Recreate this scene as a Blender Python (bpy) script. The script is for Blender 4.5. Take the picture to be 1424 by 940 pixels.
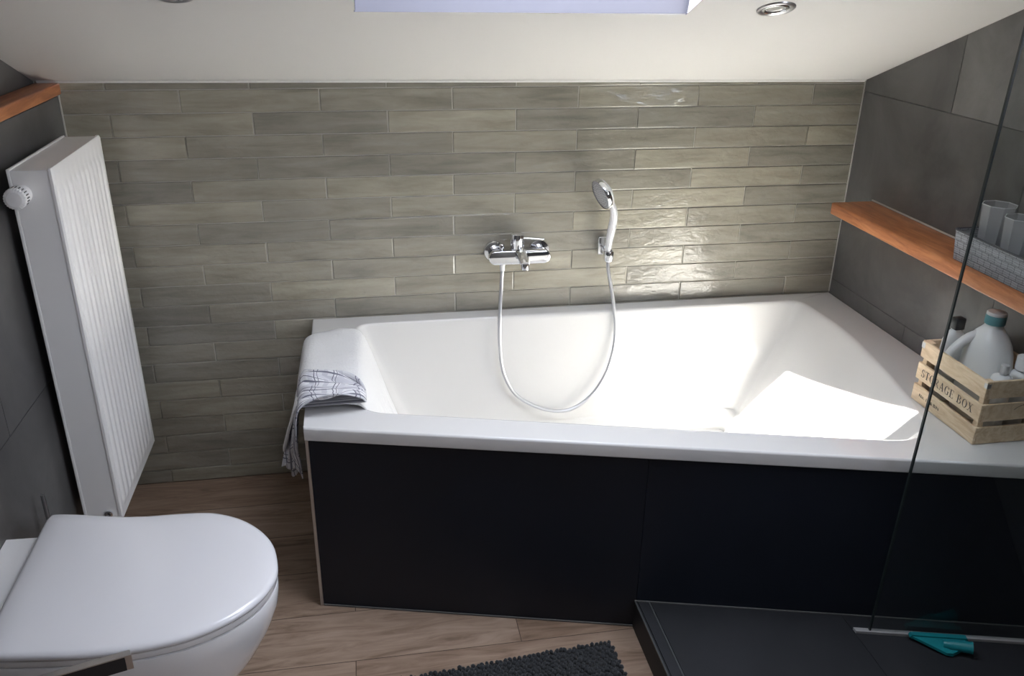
import bpy, bmesh, math, random
from mathutils import Vector, Matrix, noise
random.seed(7)
C = bpy.context.scene.collection
scene = bpy.context.scene
for o in list(bpy.data.objects): bpy.data.objects.remove(o)

# ------------------------------------------------------------------ camera
CAM = Vector((0.8435, -2.7017, 1.6891))
yaw, pitch, roll = .1793, .4152, .0146
f = Vector((math.sin(yaw)*math.cos(pitch), math.cos(yaw)*math.cos(pitch), -math.sin(pitch)))
r = Vector((math.cos(yaw), -math.sin(yaw), 0)); u = r.cross(f)
r2 = math.cos(roll)*r + math.sin(roll)*u; u2 = -math.sin(roll)*r + math.cos(roll)*u
cd = bpy.data.cameras.new('camera'); cam = bpy.data.objects.new('camera', cd); C.objects.link(cam)
cam.matrix_world = Matrix(((r2.x, u2.x, -f.x, CAM.x), (r2.y, u2.y, -f.y, CAM.y), (r2.z, u2.z, -f.z, CAM.z), (0, 0, 0, 1)))
cd.sensor_fit = 'HORIZONTAL'; cd.sensor_width = 36; cd.lens = 36*1184.5/1424; cd.clip_start = .02
scene.camera = cam

# ------------------------------------------------------------------ light
SUN_DIR = Vector((.513, .277, -1.0)).normalized()
SUN_STRENGTH = 30.0
SKY_STRENGTH = 7.2
EXPOSURE = 1.12
sd = bpy.data.lights.new('sun', 'SUN'); so = bpy.data.objects.new('sun', sd); C.objects.link(so)
sd.energy = SUN_STRENGTH; sd.angle = math.radians(.55); sd.color = (1, .955, .89)
so.rotation_euler = SUN_DIR.to_track_quat('-Z', 'Y').to_euler(); so.location = (0, -3, 6)
w = bpy.data.worlds.new('sky'); scene.world = w; w.use_nodes = True
wn = w.node_tree; bg = wn.nodes['Background']; bg.inputs[1].default_value = SKY_STRENGTH
bg.inputs[0].default_value = (.84, .88, 1.0, 1)
try: scene.cycles.sample_clamp_indirect = 8
except Exception: pass
scene.view_settings.view_transform = 'Standard'; scene.view_settings.look = 'None'
scene.view_settings.gamma = 1; scene.view_settings.use_curve_mapping = False
scene.view_settings.exposure = EXPOSURE

# ------------------------------------------------------------------ helpers
def tag(o, label=None, cat=None, group=None, kind=None):
    if label: o['label'] = label
    if cat: o['category'] = cat
    if group: o['group'] = group
    if kind: o['kind'] = kind
    return o
def obj(name, bm, m, parent=None, smooth=False, auto=None):
    me = bpy.data.meshes.new(name)
    if smooth:
        for fc in bm.faces: fc.smooth = True
    bm.normal_update(); bm.to_mesh(me); bm.free()
    o = bpy.data.objects.new(name, me); C.objects.link(o)
    for mm in (m if isinstance(m, (list, tuple)) else [m]): me.materials.append(mm)
    if auto is not None:
        me.set_sharp_from_angle(angle=math.radians(auto))
    if parent: o.parent = parent; o.matrix_parent_inverse = Matrix.Translation(-parent.location) if parent.type == 'EMPTY' else Matrix()
    return o
def thing(name, label, cat, loc=(0, 0, 0), group=None):
    o = bpy.data.objects.new(name, None); C.objects.link(o); o.location = loc; o.empty_display_size = .05
    return tag(o, label, cat, group)
def struct(name, bm, m, parent=None, **k):
    o = obj(name, bm, m, parent, **k); o['kind'] = 'structure'; return o
def box(bm, x0, x1, y0, y1, z0, z1, bev=0, seg=2, M=None):
    vs = [bm.verts.new((x, y, z)) for x in (x0, x1) for y in (y0, y1) for z in (z0, z1)]
    q = [(0, 1, 3, 2), (4, 6, 7, 5), (0, 4, 5, 1), (2, 3, 7, 6), (0, 2, 6, 4), (1, 5, 7, 3)]
    fs = [bm.faces.new([vs[i] for i in a]) for a in q]
    if bev:
        es = list({e for fc in fs for e in fc.edges})
        res = bmesh.ops.bevel(bm, geom=es, offset=bev, segments=seg, affect='EDGES', profile=.5)
        vs = list({v for fc in res['faces'] for v in fc.verts} | {v for v in vs if v.is_valid})
    if M is not None: bmesh.ops.transform(bm, matrix=M, verts=[v for v in vs if v.is_valid])
    return vs
def frame_axes(d):
    d = d.normalized(); a = Vector((0, 0, 1)) if abs(d.z) < .9 else Vector((1, 0, 0))
    s = d.cross(a).normalized(); return s, d.cross(s).normalized(), d
def lathe(bm, p, d, prof, n=32, cap=True, sx=1, sy=1, axes=None):
    """prof: list of (radius, height) along direction d from p"""
    s, t, d = axes if axes else frame_axes(Vector(d)); p = Vector(p); rings = []
    for rr, h in prof:
        rings.append([bm.verts.new(p + d*h + (s*math.cos(2*math.pi*i/n)*sx + t*math.sin(2*math.pi*i/n)*sy)*rr) for i in range(n)])
    for a, b in zip(rings, rings[1:]):
        for i in range(n): bm.faces.new((a[i], a[(i+1) % n], b[(i+1) % n], b[i]))
    if cap:
        bm.faces.new(rings[0][::-1]); bm.faces.new(rings[-1])
    return rings
def catmull(pts, n=10):
    P = [Vector(p) for p in pts]; P = [P[0]*2-P[1]] + P + [P[-1]*2-P[-2]]; out = []
    for i in range(1, len(P)-2):
        for k in range(n):
            t = k/n; a, b, c, d = P[i-1:i+3]
            out.append(.5*((2*b) + (c-a)*t + (2*a-5*b+4*c-d)*t*t + (3*b-a-3*c+d)*t**3))
    out.append(P[-2]); return out
def tube(bm, path, rad, n=14, cap=True, flat=1.0):
    rings = []; N = len(path); prev = None
    for i, p in enumerate(path):
        d = (path[min(i+1, N-1)] - path[max(i-1, 0)]).normalized()
        if prev is None: s = frame_axes(d)[0]
        else: s = (prev - d*prev.dot(d)).normalized()
        prev = s; t = d.cross(s); rr = rad(i/(N-1)) if callable(rad) else rad
        rings.append([bm.verts.new(p + s*math.cos(2*math.pi*k/n)*rr + t*math.sin(2*math.pi*k/n)*rr*flat) for k in range(n)])
    for a, b in zip(rings, rings[1:]):
        for k in range(n): bm.faces.new((a[k], a[(k+1) % n], b[(k+1) % n], b[k]))
    if cap: bm.faces.new(rings[0][::-1]); bm.faces.new(rings[-1])
def prism(bm, pts, axis_fn, a, b):
    """extrude 2-D polygon pts; axis_fn(u,v,w) -> Vector"""
    A = [bm.verts.new(axis_fn(x, y, a)) for x, y in pts]; B = [bm.verts.new(axis_fn(x, y, b)) for x, y in pts]
    bm.faces.new(A[::-1]); bm.faces.new(B); n = len(pts)
    for i in range(n): bm.faces.new((A[i], A[(i+1) % n], B[(i+1) % n], B[i]))
def fixn(bm): bmesh.ops.recalc_face_normals(bm, faces=bm.faces)
def rounded(poly, rads, k=8):
    out = []; n = len(poly)
    for i in range(n):
        p = Vector(poly[i]); a = (Vector(poly[i-1])-p); b = (Vector(poly[(i+1) % n])-p)
        la, lb = a.length, b.length; a.normalize(); b.normalize(); R = rads[i] if isinstance(rads, (list, tuple)) else rads
        d = min(R, la*.48, lb*.48)
        A, B = p+a*d, p+b*d
        for j in range(k+1):
            t = j/k; out.append((1-t)**2*A + 2*t*(1-t)*p + t*t*B)
    return out

# ------------------------------------------------------------------ materials
def mat(name, col, rough=.5, metal=0, spec=.5, coat=0, trans=0, ior=1.45, alpha=1, sheen=0):
    m = bpy.data.materials.new(name); m.use_nodes = True; b = m.node_tree.nodes['Principled BSDF']
    b.inputs['Base Color'].default_value = (*col, 1); b.inputs['Roughness'].default_value = rough
    b.inputs['Metallic'].default_value = metal; b.inputs['Specular IOR Level'].default_value = spec
    b.inputs['Coat Weight'].default_value = coat; b.inputs['Coat Roughness'].default_value = .05
    b.inputs['Transmission Weight'].default_value = trans; b.inputs['IOR'].default_value = ior
    b.inputs['Sheen Weight'].default_value = sheen
    return m
def N(m, t, **k):
    n = m.node_tree.nodes.new(t)
    for a, b in k.items(): setattr(n, a, b)
    return n
def L(m, a, b): m.node_tree.links.new(a, b)
def coords(m, scale=(1, 1, 1), kind='Object'):
    tc = N(m, 'ShaderNodeTexCoord'); mp = N(m, 'ShaderNodeMapping'); mp.inputs['Scale'].default_value = scale
    L(m, tc.outputs[kind], mp.inputs[0]); return mp.outputs[0]
def noise_tex(m, vec, scale=5, detail=4, rough=.5, dist=0):
    n = N(m, 'ShaderNodeTexNoise'); n.inputs['Scale'].default_value = scale; n.inputs['Detail'].default_value = detail
    n.inputs['Roughness'].default_value = rough; n.inputs['Distortion'].default_value = dist
    L(m, vec, n.inputs['Vector']); return n.outputs[0]
def ramp(m, fac, stops):
    rp = N(m, 'ShaderNodeValToRGB'); L(m, fac, rp.inputs[0]); e = rp.color_ramp.elements
    while len(e) < len(stops): e.new(.5)
    for i, (p, c) in enumerate(stops): e[i].position = p; e[i].color = (*c, 1)
    return rp.outputs[0]
def bump(m, h, strength=.2, dist=.01):
    b = N(m, 'ShaderNodeBump'); b.inputs['Strength'].default_value = strength; b.inputs['Distance'].default_value = dist
    L(m, h, b.inputs['Height']); bs = m.node_tree.nodes['Principled BSDF']; L(m, b.outputs[0], bs.inputs['Normal'])
    if bs.inputs['Coat Weight'].default_value > 0: L(m, b.outputs[0], bs.inputs['Coat Normal'])
def setcol(m, c): L(m, c, m.node_tree.nodes['Principled BSDF'].inputs['Base Color'])
def mix(m, fac, a, b, mode='MIX'):
    x = N(m, 'ShaderNodeMix', data_type='RGBA', blend_type=mode)
    for s, v in ((0, fac), (6, a), (7, b)):
        if hasattr(v, 'is_output') or hasattr(v, 'links'): L(m, v, x.inputs[s])
        elif s == 0: x.inputs[0].default_value = v
        else: x.inputs[s].default_value = (*v, 1)
    return x.outputs[2]

# glass: thin sheet, mostly transparent with a fresnel reflection
def thin_glass(name, tint=(.93, .95, .95), boost=1.0):
    m = bpy.data.materials.new(name); m.use_nodes = True; nt = m.node_tree; nt.nodes.clear()
    o = nt.nodes.new('ShaderNodeOutputMaterial'); mx = nt.nodes.new('ShaderNodeMixShader')
    t = nt.nodes.new('ShaderNodeBsdfTransparent'); t.inputs[0].default_value = (*tint, 1)
    gl = nt.nodes.new('ShaderNodeBsdfGlossy'); gl.inputs['Roughness'].default_value = .0; gl.inputs[0].default_value = (.95, .97, .97, 1)
    lw = nt.nodes.new('ShaderNodeLayerWeight'); lw.inputs[0].default_value = .5
    pw = nt.nodes.new('ShaderNodeMath'); pw.operation = 'POWER'; pw.inputs[1].default_value = 5; nt.links.new(lw.outputs['Facing'], pw.inputs[0])
    fr = nt.nodes.new('ShaderNodeMath'); fr.operation = 'MULTIPLY_ADD'; fr.inputs[1].default_value = .9; fr.inputs[2].default_value = .045; nt.links.new(pw.outputs[0], fr.inputs[0])
    nt.links.new(fr.outputs[0], mx.inputs[0]); nt.links.new(t.outputs[0], mx.inputs[1]); nt.links.new(gl.outputs[0], mx.inputs[2]); nt.links.new(mx.outputs[0], o.inputs[0])
    return m
M_glass = thin_glass('clear_glass')
M_paint = mat('white_paint', (.86, .845, .815), .75); bump(M_paint, noise_tex(M_paint, coords(M_paint), 180, 3), .06, .002)
M_reveal = mat('shade_toned_reveal', (.30, .30, .345), .5)  # white reveal toned down to lavender grey, shade put into the colour
M_trim = mat('pale_silicone', (.55, .54, .50), .45)
M_porc = mat('white_acrylic', (.68, .675, .665), .12, coat=.5)
M_ceram = mat('white_ceramic', (.80, .80, .81), .12, coat=.6)
M_lidm = mat('white_lid_plastic', (.70, .70, .725), .16, coat=.3)
M_enamel = mat('white_enamel', (.88, .875, .86), .35)
M_chrome = mat('chrome', (.82, .83, .85), .07, metal=1)
M_steel = mat('brushed_steel', (.55, .55, .56), .3, metal=1)
M_whplast = mat('white_plastic', (.82, .82, .82), .3)
M_hose = mat('silver_hose', (.62, .63, .66), .28, metal=.75)
wv = N(M_hose, 'ShaderNodeTexWave'); wv.inputs['Scale'].default_value = 160; L(M_hose, coords(M_hose), wv.inputs[0]); bump(M_hose, wv.outputs[1], .15, .001)
M_black = mat('black_plastic', (.012, .013, .016), .3)
M_grout = mat('grey_grout', (.50, .475, .42), .9)

# glazed field tile: per-tile tone comes from a colour attribute, cloudiness runs along each tile
M_tile = mat('glazed_sage_tile', (.3, .28, .22), .13, coat=.7)
at = N(M_tile, 'ShaderNodeAttribute', attribute_name='tone')
mp = coords(M_tile, (2.2, 2.2, 16)); n1 = noise_tex(M_tile, mp, 2.3, 5, .6, .6)
off = N(M_tile, 'ShaderNodeVectorMath', operation='ADD'); L(M_tile, mp, off.inputs[0])
sc = N(M_tile, 'ShaderNodeVectorMath', operation='SCALE'); sc.inputs[3].default_value = 37; L(M_tile, at.outputs['Color'], sc.inputs[0]); L(M_tile, sc.outputs[0], off.inputs[1])
n1 = noise_tex(M_tile, off.outputs[0], 2.0, 5, .6, .5)
c1 = ramp(M_tile, n1, [(.25, (.235, .222, .182)), (.5, (.345, .326, .266)), (.75, (.43, .408, .338))])
tn = ramp(M_tile, at.outputs['Fac'], [(0, (.80, .80, .82)), (.5, (.97, .96, .95)), (1, (1.10, 1.09, 1.05))])
setcol(M_tile, mix(M_tile, 1.0, c1, tn, 'MULTIPLY'))
mp2 = coords(M_tile, (1, 1, 2.2)); bump(M_tile, noise_tex(M_tile, mp2, 22, 4, .55, .5), .42, .006)

def dark_tile(name, a, b, rough, coat=0.0):
    m = mat(name, a, rough, coat=coat)
    atn = N(m, 'ShaderNodeAttribute', attribute_name='tone')
    n = noise_tex(m, coords(m), 3.2, 7, .62, .5); c = ramp(m, n, [(.3, a), (.7, b)])
    t = ramp(m, atn.outputs['Fac'], [(0, (.7, .7, .7)), (1, (1.45, 1.45, 1.45))]); setcol(m, mix(m, 1.0, c, t, 'MULTIPLY'))
    bump(m, noise_tex(m, coords(m), 40, 4), .06, .002); return m
M_slate = dark_tile('anthracite_wall_tile', (.075, .074, .073), (.170, .167, .163), .34)
M_slategrout = mat('dark_grout', (.12, .118, .115), .8)
M_panel = dark_tile('navy_black_panel_tile', (.0035, .0058, .0115), (.0058, .0085, .016), .5)
M_tray = dark_tile('charcoal_shower_tile', (.009, .010, .012), (.017, .018, .021), .55)

# oak laminate
M_floor = mat('oak_laminate', (.3, .2, .14), .42)
tc = coords(M_floor, (1, 1, 1))
bk = N(M_floor, 'ShaderNodeTexBrick'); L(M_floor, tc, bk.inputs['Vector'])
bk.inputs['Scale'].default_value = 1; bk.inputs['Brick Width'].default_value = 1.2; bk.inputs['Row Height'].default_value = .19
bk.inputs['Mortar Size'].default_value = .0012; bk.inputs['Color1'].default_value = (.16, .16, .16, 1); bk.inputs['Color2'].default_value = (.95, .95, .95, 1); bk.inputs['Mortar'].default_value = (0, 0, 0, 1)
bk.offset = .37; bk.inputs['Bias'].default_value = 0
tone = bk.outputs['Color']
mpf = coords(M_floor, (1.3, 9, 1)); ad = N(M_floor, 'ShaderNodeVectorMath', operation='ADD'); L(M_floor, mpf, ad.inputs[0])
s2 = N(M_floor, 'ShaderNodeVectorMath', operation='SCALE'); s2.inputs[3].default_value = 9; L(M_floor, tone, s2.inputs[0]); L(M_floor, s2.outputs[0], ad.inputs[1])
g = noise_tex(M_floor, ad.outputs[0], 3.2, 8, .62, 1.3)
cg = ramp(M_floor, g, [(.28, (.15, .098, .066)), (.45, (.27, .19, .138)), (.62, (.35, .256, .192)), (.8, (.42, .32, .245))])
tt = ramp(M_floor, tone, [(0, (.25, .22, .2)), (.16, (.86, .82, .78)), (.95, (1.04, 1.04, 1.04))])
setcol(M_floor, mix(M_floor, 1, cg, tt, 'MULTIPLY')); bump(M_floor, g, .08, .002)

def wood(name, stops, scale=(1, 8, 8), rough=.45, coat=0):
    m = mat(name, stops[0][1], rough, coat=coat); n = noise_tex(m, coords(m, scale), 5, 6, .6, 1.0)
    setcol(m, ramp(m, n, stops)); bump(m, n, .1, .002); return m
M_shelf = wood('stained_wood_shelf', [(.3, (.30, .095, .035)), (.55, (.50, .19, .075)), (.8, (.66, .30, .13))], (9, 1.2, 9), .38, .15)
M_crate = wood('light_crate_wood', [(.3, (.56, .40, .25)), (.55, (.74, .58, .40)), (.8, (.84, .70, .52))], (10, 2, 10), .7)
M_ink = mat('dark_print_ink', (.05, .045, .045), .7)

M_glassedge = mat('dark_glass_edge', (.012, .018, .018), .3)
M_tumbler = mat('cloudy_plastic', (.50, .50, .51), .25); M_tumbler.node_tree.nodes['Principled BSDF'].inputs['Alpha'].default_value = .55

# ------------------------------------------------------------------ room shell
W = 2.521; YB = -3.6; S = .389; ZH = 2.4
def zc(x, y): return 1.3635 - .0072*x + S*(-y)
YR = -(ZH-1.355)/S
def quad(bm, *ps): return bm.faces.new([bm.verts.new(p) for p in ps])

# floor
bm = bmesh.new(); box(bm, -.2, W+.12, YB, .12, -.08, 0); struct('floor', bm, M_floor)

# back wall of glazed tiles
bm = bmesh.new(); box(bm, -.1, W+.12, .0030, .12, -.08, 1.50); struct('wall_back', bm, M_grout)
wall_back = bpy.data.objects['wall_back']
bm = bmesh.new(); lay = bm.loops.layers.float_color.new('tone')
TH, TL = .0676, .402; G = .0013
for row in range(-1, 20):
    z1 = 1.335 - row*TH - G; z0 = z1 - TH + 2*G
    if row == -1: z1 = 1.375
    z0 = max(z0, .001)
    offx = .33 + (0 if row % 2 == 0 else -.201)
    for k in range(-2, 7):
        x0 = offx + k*TL + G + random.uniform(-.001, .001); x1 = offx + (k+1)*TL - G
        x0 = max(x0, .0015); x1 = min(x1, W-.002)
        if x1-x0 < .012: continue
        t = random.random(); tx = max(-.0014, min(.0014, random.gauss(0, .0008))); tz = max(-.0008, min(.0008, random.gauss(0, .0004)))
        NX = 2; n0 = len(bm.faces)
        def P(x, z, y): return bm.verts.new((x, y, z))
        d = .0022
        fr = [P(x0+d, z0+d, 0-tx-tz), P(x1-d, z0+d, 0+tx-tz), P(x1-d, z1-d, 0+tx+tz), P(x0+d, z1-d, 0-tx+tz)]
        md = [P(x0+.0004, z0+.0004, .0009-tx-tz), P(x1-.0004, z0+.0004, .0009+tx-tz), P(x1-.0004, z1-.0004, .0009+tx+tz), P(x0+.0004, z1-.0004, .0009-tx+tz)]
        bk_ = [P(x0, z0, .0052), P(x1, z0, .0052), P(x1, z1, .0052), P(x0, z1, .0052)]
        fs = [bm.faces.new(fr)]
        for A, B in ((fr, md), (md, bk_)):
            for i in range(4): fs.append(bm.faces.new((A[i], B[i], B[(i+1) % 4], A[(i+1) % 4])))
        for fc in fs:
            for lp in fc.loops: lp[lay] = (t, t, t, 1)
fixn(bm)
o = obj('wall_tiles', bm, M_tile, wall_back); o['kind'] = 'structure'

# flat tiled walls (right, left) with large anthracite tiles
def flat_tiles(name, wallm, groutbox, cells, plane, mt, parentname):
    bm = bmesh.new()
    for gb in groutbox: box(bm, *gb)
    wob = struct(parentname, bm, M_slategrout)
    bm = bmesh.new(); lay = bm.loops.layers.float_color.new('tone')
    for poly, t in cells:
        A = [bm.verts.new(plane(a, b, 0)) for a, b in poly]; B = [bm.verts.new(plane(a, b, 1)) for a, b in poly]
        fs = [bm.faces.new(A)] + [bm.faces.new((A[i], B[i], B[(i+1) % len(A)], A[(i+1) % len(A)])) for i in range(len(A))]
        for fc in fs:
            for lp in fc.loops: lp[lay] = (t, t, t, 1)
    fixn(bm)
    o = obj(name, bm, mt, wob); o['kind'] = 'structure'; return wob
g2 = .0009
def cells(ys_by_row, zs, tones):
    out = []; k = 0
    for ri in range(len(zs)-1):
        ys = ys_by_row[ri]
        for a, b in zip(ys, ys[1:]):
            out.append(([(a-g2, zs[ri]+g2), (b+g2, zs[ri]+g2), (b+g2, zs[ri+1]-g2), (a-g2, zs[ri+1]-g2)], tones[k % len(tones)])); k += 1
    return out
Ys0 = [0, -.46, -1.06, -1.66, -2.26, -2.86, YB]; Ys1 = [0, -.80, -1.4, -2.0, -2.6, -3.2, YB]
cr = cells([Ys0, Ys1, Ys0, Ys0], [0, .646, 1.3095, 1.97, ZH+.1], [.45, .55, .6, .3, .5, .5, .38, .55, .4, .6, .5, .3, .35, .95, .6, .8, .5, .5])
cr = [c for c in cr if not (1.3 < c[0][0][1] < 1.32 and -2.3 < c[0][0][0] < -1.6)]  # cells left out for the added fill window
flat_tiles('wall_tiles', 'wall_right', [(W+.006, W+.12, YB, .12, -.08, 1.3095), (W+.006, W+.12, YB, .12, 1.97, ZH+.12), (W+.006, W+.12, -1.66, .12, 1.3095, 1.97), (W+.006, W+.12, YB, -2.86, 1.3095, 1.97)], cr, lambda a, b, k: Vector((W+k*.007, a, b)), M_slate, 'wall_right')
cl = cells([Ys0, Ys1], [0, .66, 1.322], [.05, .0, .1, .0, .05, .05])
flat_tiles('wall_tiles', 'wall_left', [(-.20, -.006, YB, .12, -.08, 1.324)], cl, lambda a, b, k: Vector((-k*.007, a, b)), M_slate, 'wall_left')
bm = bmesh.new(); box(bm, -.20, -.06, YB, .12, 1.324, ZH+.12); struct('wall_left_upper', bm, M_slate)
bm = bmesh.new(); box(bm, -.2, W+.12, YB-.1, YB, -.08, ZH+.12); struct('wall_front', bm, mat('warm_grey_paint', (.26, .25, .23), .8))
WY0, WY1, WZ0, WZ1 = -1.66, -2.86, 1.3095, 1.97
bm = bmesh.new()
for a in ((WY0, WY0-.05, WZ0, WZ1), (WY1+.05, WY1, WZ0, WZ1), (WY0, WY1, WZ0, WZ0+.05), (WY0, WY1, WZ1-.05, WZ1), (-2.235, -2.285, WZ0, WZ1)): box(bm, W+.03, W+.08, a[1], a[0], a[2], a[3])
fill_win = struct('fill_window', bm, M_whplast)  # added window, out of view in the right wall, for fill light
M_frost = thin_glass('fill_window_glass', (.92, .92, .92))
bm = bmesh.new(); bm.faces.new([bm.verts.new(p) for p in ((W+.055, WY0, WZ0), (W+.055, WY1, WZ0), (W+.055, WY1, WZ1), (W+.055, WY0, WZ1))])
o = obj('window_pane', bm, M_frost, fill_win); o['kind'] = 'structure'
p2 = bpy.data.lights.new('fill_window_portal', 'AREA'); p2.shape = 'RECTANGLE'; p2.size = WZ1-WZ0; p2.size_y = WY0-WY1  # portal of the added fill window
p2o = bpy.data.objects.new('fill_window_portal', p2); C.objects.link(p2o); p2o.location = (W+.13, (WY0+WY1)/2, (WZ0+WZ1)/2); p2o.rotation_euler = (0, math.radians(90), 0)
try: p2.cycles.is_portal = True
except Exception: pass

# ceiling: sloped slab with the roof-window opening, then a flat part
OX0, OX1, OY0, OY1 = .850, 1.650, -.580, -1.43
bm = bmesh.new()
def slab(x0, x1, y0, y1, th=.06):
    v = []
    for dz in (0, th):
        for (x, y) in ((x0, y0), (x1, y0), (x1, y1), (x0, y1)): v.append(bm.verts.new((x, y, zc(x, y)+dz)))
    for q in ((0, 1, 2, 3), (7, 6, 5, 4), (0, 4, 5, 1), (1, 5, 6, 2), (2, 6, 7, 3), (3, 7, 4, 0)): bm.faces.new([v[i] for i in q])
slab(-.2, OX0, .12, YR); slab(OX1, W+.12, .12, YR); slab(OX0, OX1, .12, OY0); slab(OX0, OX1, OY1, YR)
box(bm, -.2, W+.12, YB-.05, YR+.05, ZH-.008, ZH+.06)
fixn(bm); struct('ceiling', bm, M_paint)

# roof-window reveal and the window itself
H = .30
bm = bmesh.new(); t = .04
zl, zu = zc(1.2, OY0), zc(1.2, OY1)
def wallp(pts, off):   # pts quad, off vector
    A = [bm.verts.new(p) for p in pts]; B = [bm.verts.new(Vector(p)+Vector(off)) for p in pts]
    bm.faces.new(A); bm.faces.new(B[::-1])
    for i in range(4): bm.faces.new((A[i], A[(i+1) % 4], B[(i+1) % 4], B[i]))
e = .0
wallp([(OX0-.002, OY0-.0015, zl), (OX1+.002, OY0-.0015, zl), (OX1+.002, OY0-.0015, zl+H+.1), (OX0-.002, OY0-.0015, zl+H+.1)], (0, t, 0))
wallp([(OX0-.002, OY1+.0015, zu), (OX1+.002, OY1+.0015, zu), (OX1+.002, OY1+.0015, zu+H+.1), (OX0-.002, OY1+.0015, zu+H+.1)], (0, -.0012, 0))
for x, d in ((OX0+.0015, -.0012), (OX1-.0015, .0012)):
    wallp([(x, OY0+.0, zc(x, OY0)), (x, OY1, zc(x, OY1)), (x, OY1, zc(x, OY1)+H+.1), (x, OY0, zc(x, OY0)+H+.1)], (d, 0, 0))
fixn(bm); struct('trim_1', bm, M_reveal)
rail = [(-.58, -.685, OX0, OX1), (-1.315, -1.40, OX0, OX1)]
bm = bmesh.new()
def rail_box(x0, x1, y0, y1):
    v = []
    for dz in (H, H+.05):
        for (x, y) in ((x0, y0), (x1, y0), (x1, y1), (x0, y1)): v.append(bm.verts.new((x, y, zc(1.25, y)+dz)))
    for q in ((0, 1, 2, 3), (7, 6, 5, 4), (0, 4, 5, 1), (1, 5, 6, 2), (2, 6, 7, 3), (3, 7, 4, 0)): bm.faces.new([v[i] for i in q])
rail_box(OX0, OX1, OY0, -.685); rail_box(OX0, OX1, -1.350, OY1); rail_box(OX0, OX0+.07, -.685, -1.350); rail_box(OX1-.04, OX1, -.685, -1.350)
fixn(bm); win = struct('window_1', bm, M_whplast)
bm = bmesh.new(); quad(bm, (OX0+.07, -.685, zc(1.25, -.685)+H+.02), (OX1-.04, -.685, zc(1.25, -.685)+H+.02), (OX1-.04, -1.350, zc(1.25, -1.350)+H+.02), (OX0+.07, -1.350, zc(1.25, -1.350)+H+.02))
o = obj('window_pane', bm, M_glass, win); o['kind'] = 'structure'
# portal guides sky sampling through the roof window
pl = bpy.data.lights.new('sky_portal', 'AREA'); pl.shape = 'RECTANGLE'; pl.size = .80; pl.size_y = .80/math.cos(math.atan(S))
po = bpy.data.objects.new('sky_portal', pl); C.objects.link(po); ym = (OY0+OY1)/2
po.location = (1.248, ym, zc(1.25, ym)+H+.12); po.rotation_euler = (-math.atan(S), 0, 0)
try: pl.cycles.is_portal = True
except Exception: pass

# corner and edge trims
bm = bmesh.new(); box(bm, W-.0035, W-.0005, -.0045, -.0005, .596, 1.350); struct('trim_2', bm, M_trim)
bm = bmesh.new(); box(bm, .0005, .004, -.004, -.0005, .002, 1.324); struct('trim_3', bm, M_trim)
bm = bmesh.new()
v = [bm.verts.new(p) for p in ((-.05, -.001, 1.364), (W, -.001, 1.346), (W, -.006, 1.3465), (-.05, -.006, 1.3645), (-.05, -.001, 1.3575), (W, -.001, 1.3395))]
bm.faces.new((v[0], v[1], v[2], v[3])); bm.faces.new((v[3], v[2], v[5], v[4])); bm.faces.new((v[0], v[4], v[5], v[1])); bm.faces.new((v[0], v[3], v[4])); bm.faces.new((v[1], v[5], v[2]))
fixn(bm); struct('trim_4', bm, M_paint)

# ------------------------------------------------------------------ bathtub
ZR = .593
tub = thing('bathtub', 'white built-in trapezoid bathtub with a flat rim beside the tiled wall', 'bathtub', (1.6, -.5, 0))
outer = [(.655, -.004), (W-.002, -.004), (W-.002, -1.2205), (.660, -.7400)]
def front(x, d=0): return -.7400 - (x-.660)*.2582 + d
outer[2] = (W-.002, front(W-.002))
inner = rounded([(.806, -.074), (2.362, -.070), (2.385, -.36), (2.318, -.78), (2.238, -1.050), (.808, -.672)], [.05, .05, .20, .20, .13, .07], 14)
bottom = rounded([(.96, -.135), (2.125, -.135), (2.03, -.30), (1.96, -.52), (1.86, -.80), (1.03, -.565)], [.16, .10, .12, .15, .18, .16], 10)
cen = Vector((1.60, -.42))
def hit(poly, ang):
    d = Vector((math.cos(ang), math.sin(ang))); best = None
    for i in range(len(poly)):
        a = Vector(poly[i])-cen; b = Vector(poly[(i+1) % len(poly)])-cen; e_ = b-a
        den = d.x*e_.y-d.y*e_.x
        if abs(den) < 1e-12: continue
        tt_ = (a.x*e_.y-a.y*e_.x)/den; ss = (a.x*d.y-a.y*d.x)/den
        if tt_ > 0 and -1e-9 <= ss <= 1+1e-9: best = tt_ if best is None else max(best, tt_)
    return cen + d*best
angs = sorted([2*math.pi*i/400 for i in range(400)] + [math.atan2(p[1]-cen.y, p[0]-cen.x) % (2*math.pi) for p in outer])
angs = [a for i, a in enumerate(angs) if i == 0 or a-angs[i-1] > 1e-4]
O_ = [hit(outer, a) for a in angs]; I_ = [hit(inner, a) for a in angs]; B_ = [hit(bottom, a) for a in angs]
def inset(Lp, d):
    out = []
    cx, cy = cen
    for p in Lp:
        x, y = p.x, p.y
        x = min(max(x, .655+d), W-.002-d)
        fy = front(x)+d*1.033
        y = min(max(y, fy), -.004-d); out.append(Vector((x, y)))
    return out
bm = bmesh.new(); rings = []
def ring(Lp, z): rings.append([bm.verts.new((p.x, p.y, z)) for p in Lp])
ring(inset(O_, .03), .556); ring(inset(O_, .004), .553); ring(O_, .557)
ring(O_, .586); ring(inset(O_, .0012), .5895); ring(inset(O_, .0035), .5922); ring(inset(O_, .006), ZR)
def lerp(k): return [i*(1-k)+b*k for i, b in zip(I_, B_)]
ring([i+(i-cen).normalized()*.012 for i in I_], ZR); ring([i+(i-cen).normalized()*.005 for i in I_], ZR-.0015)
ring(lerp(.0), ZR-.006); ring(lerp(.025), ZR-.016)
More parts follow.
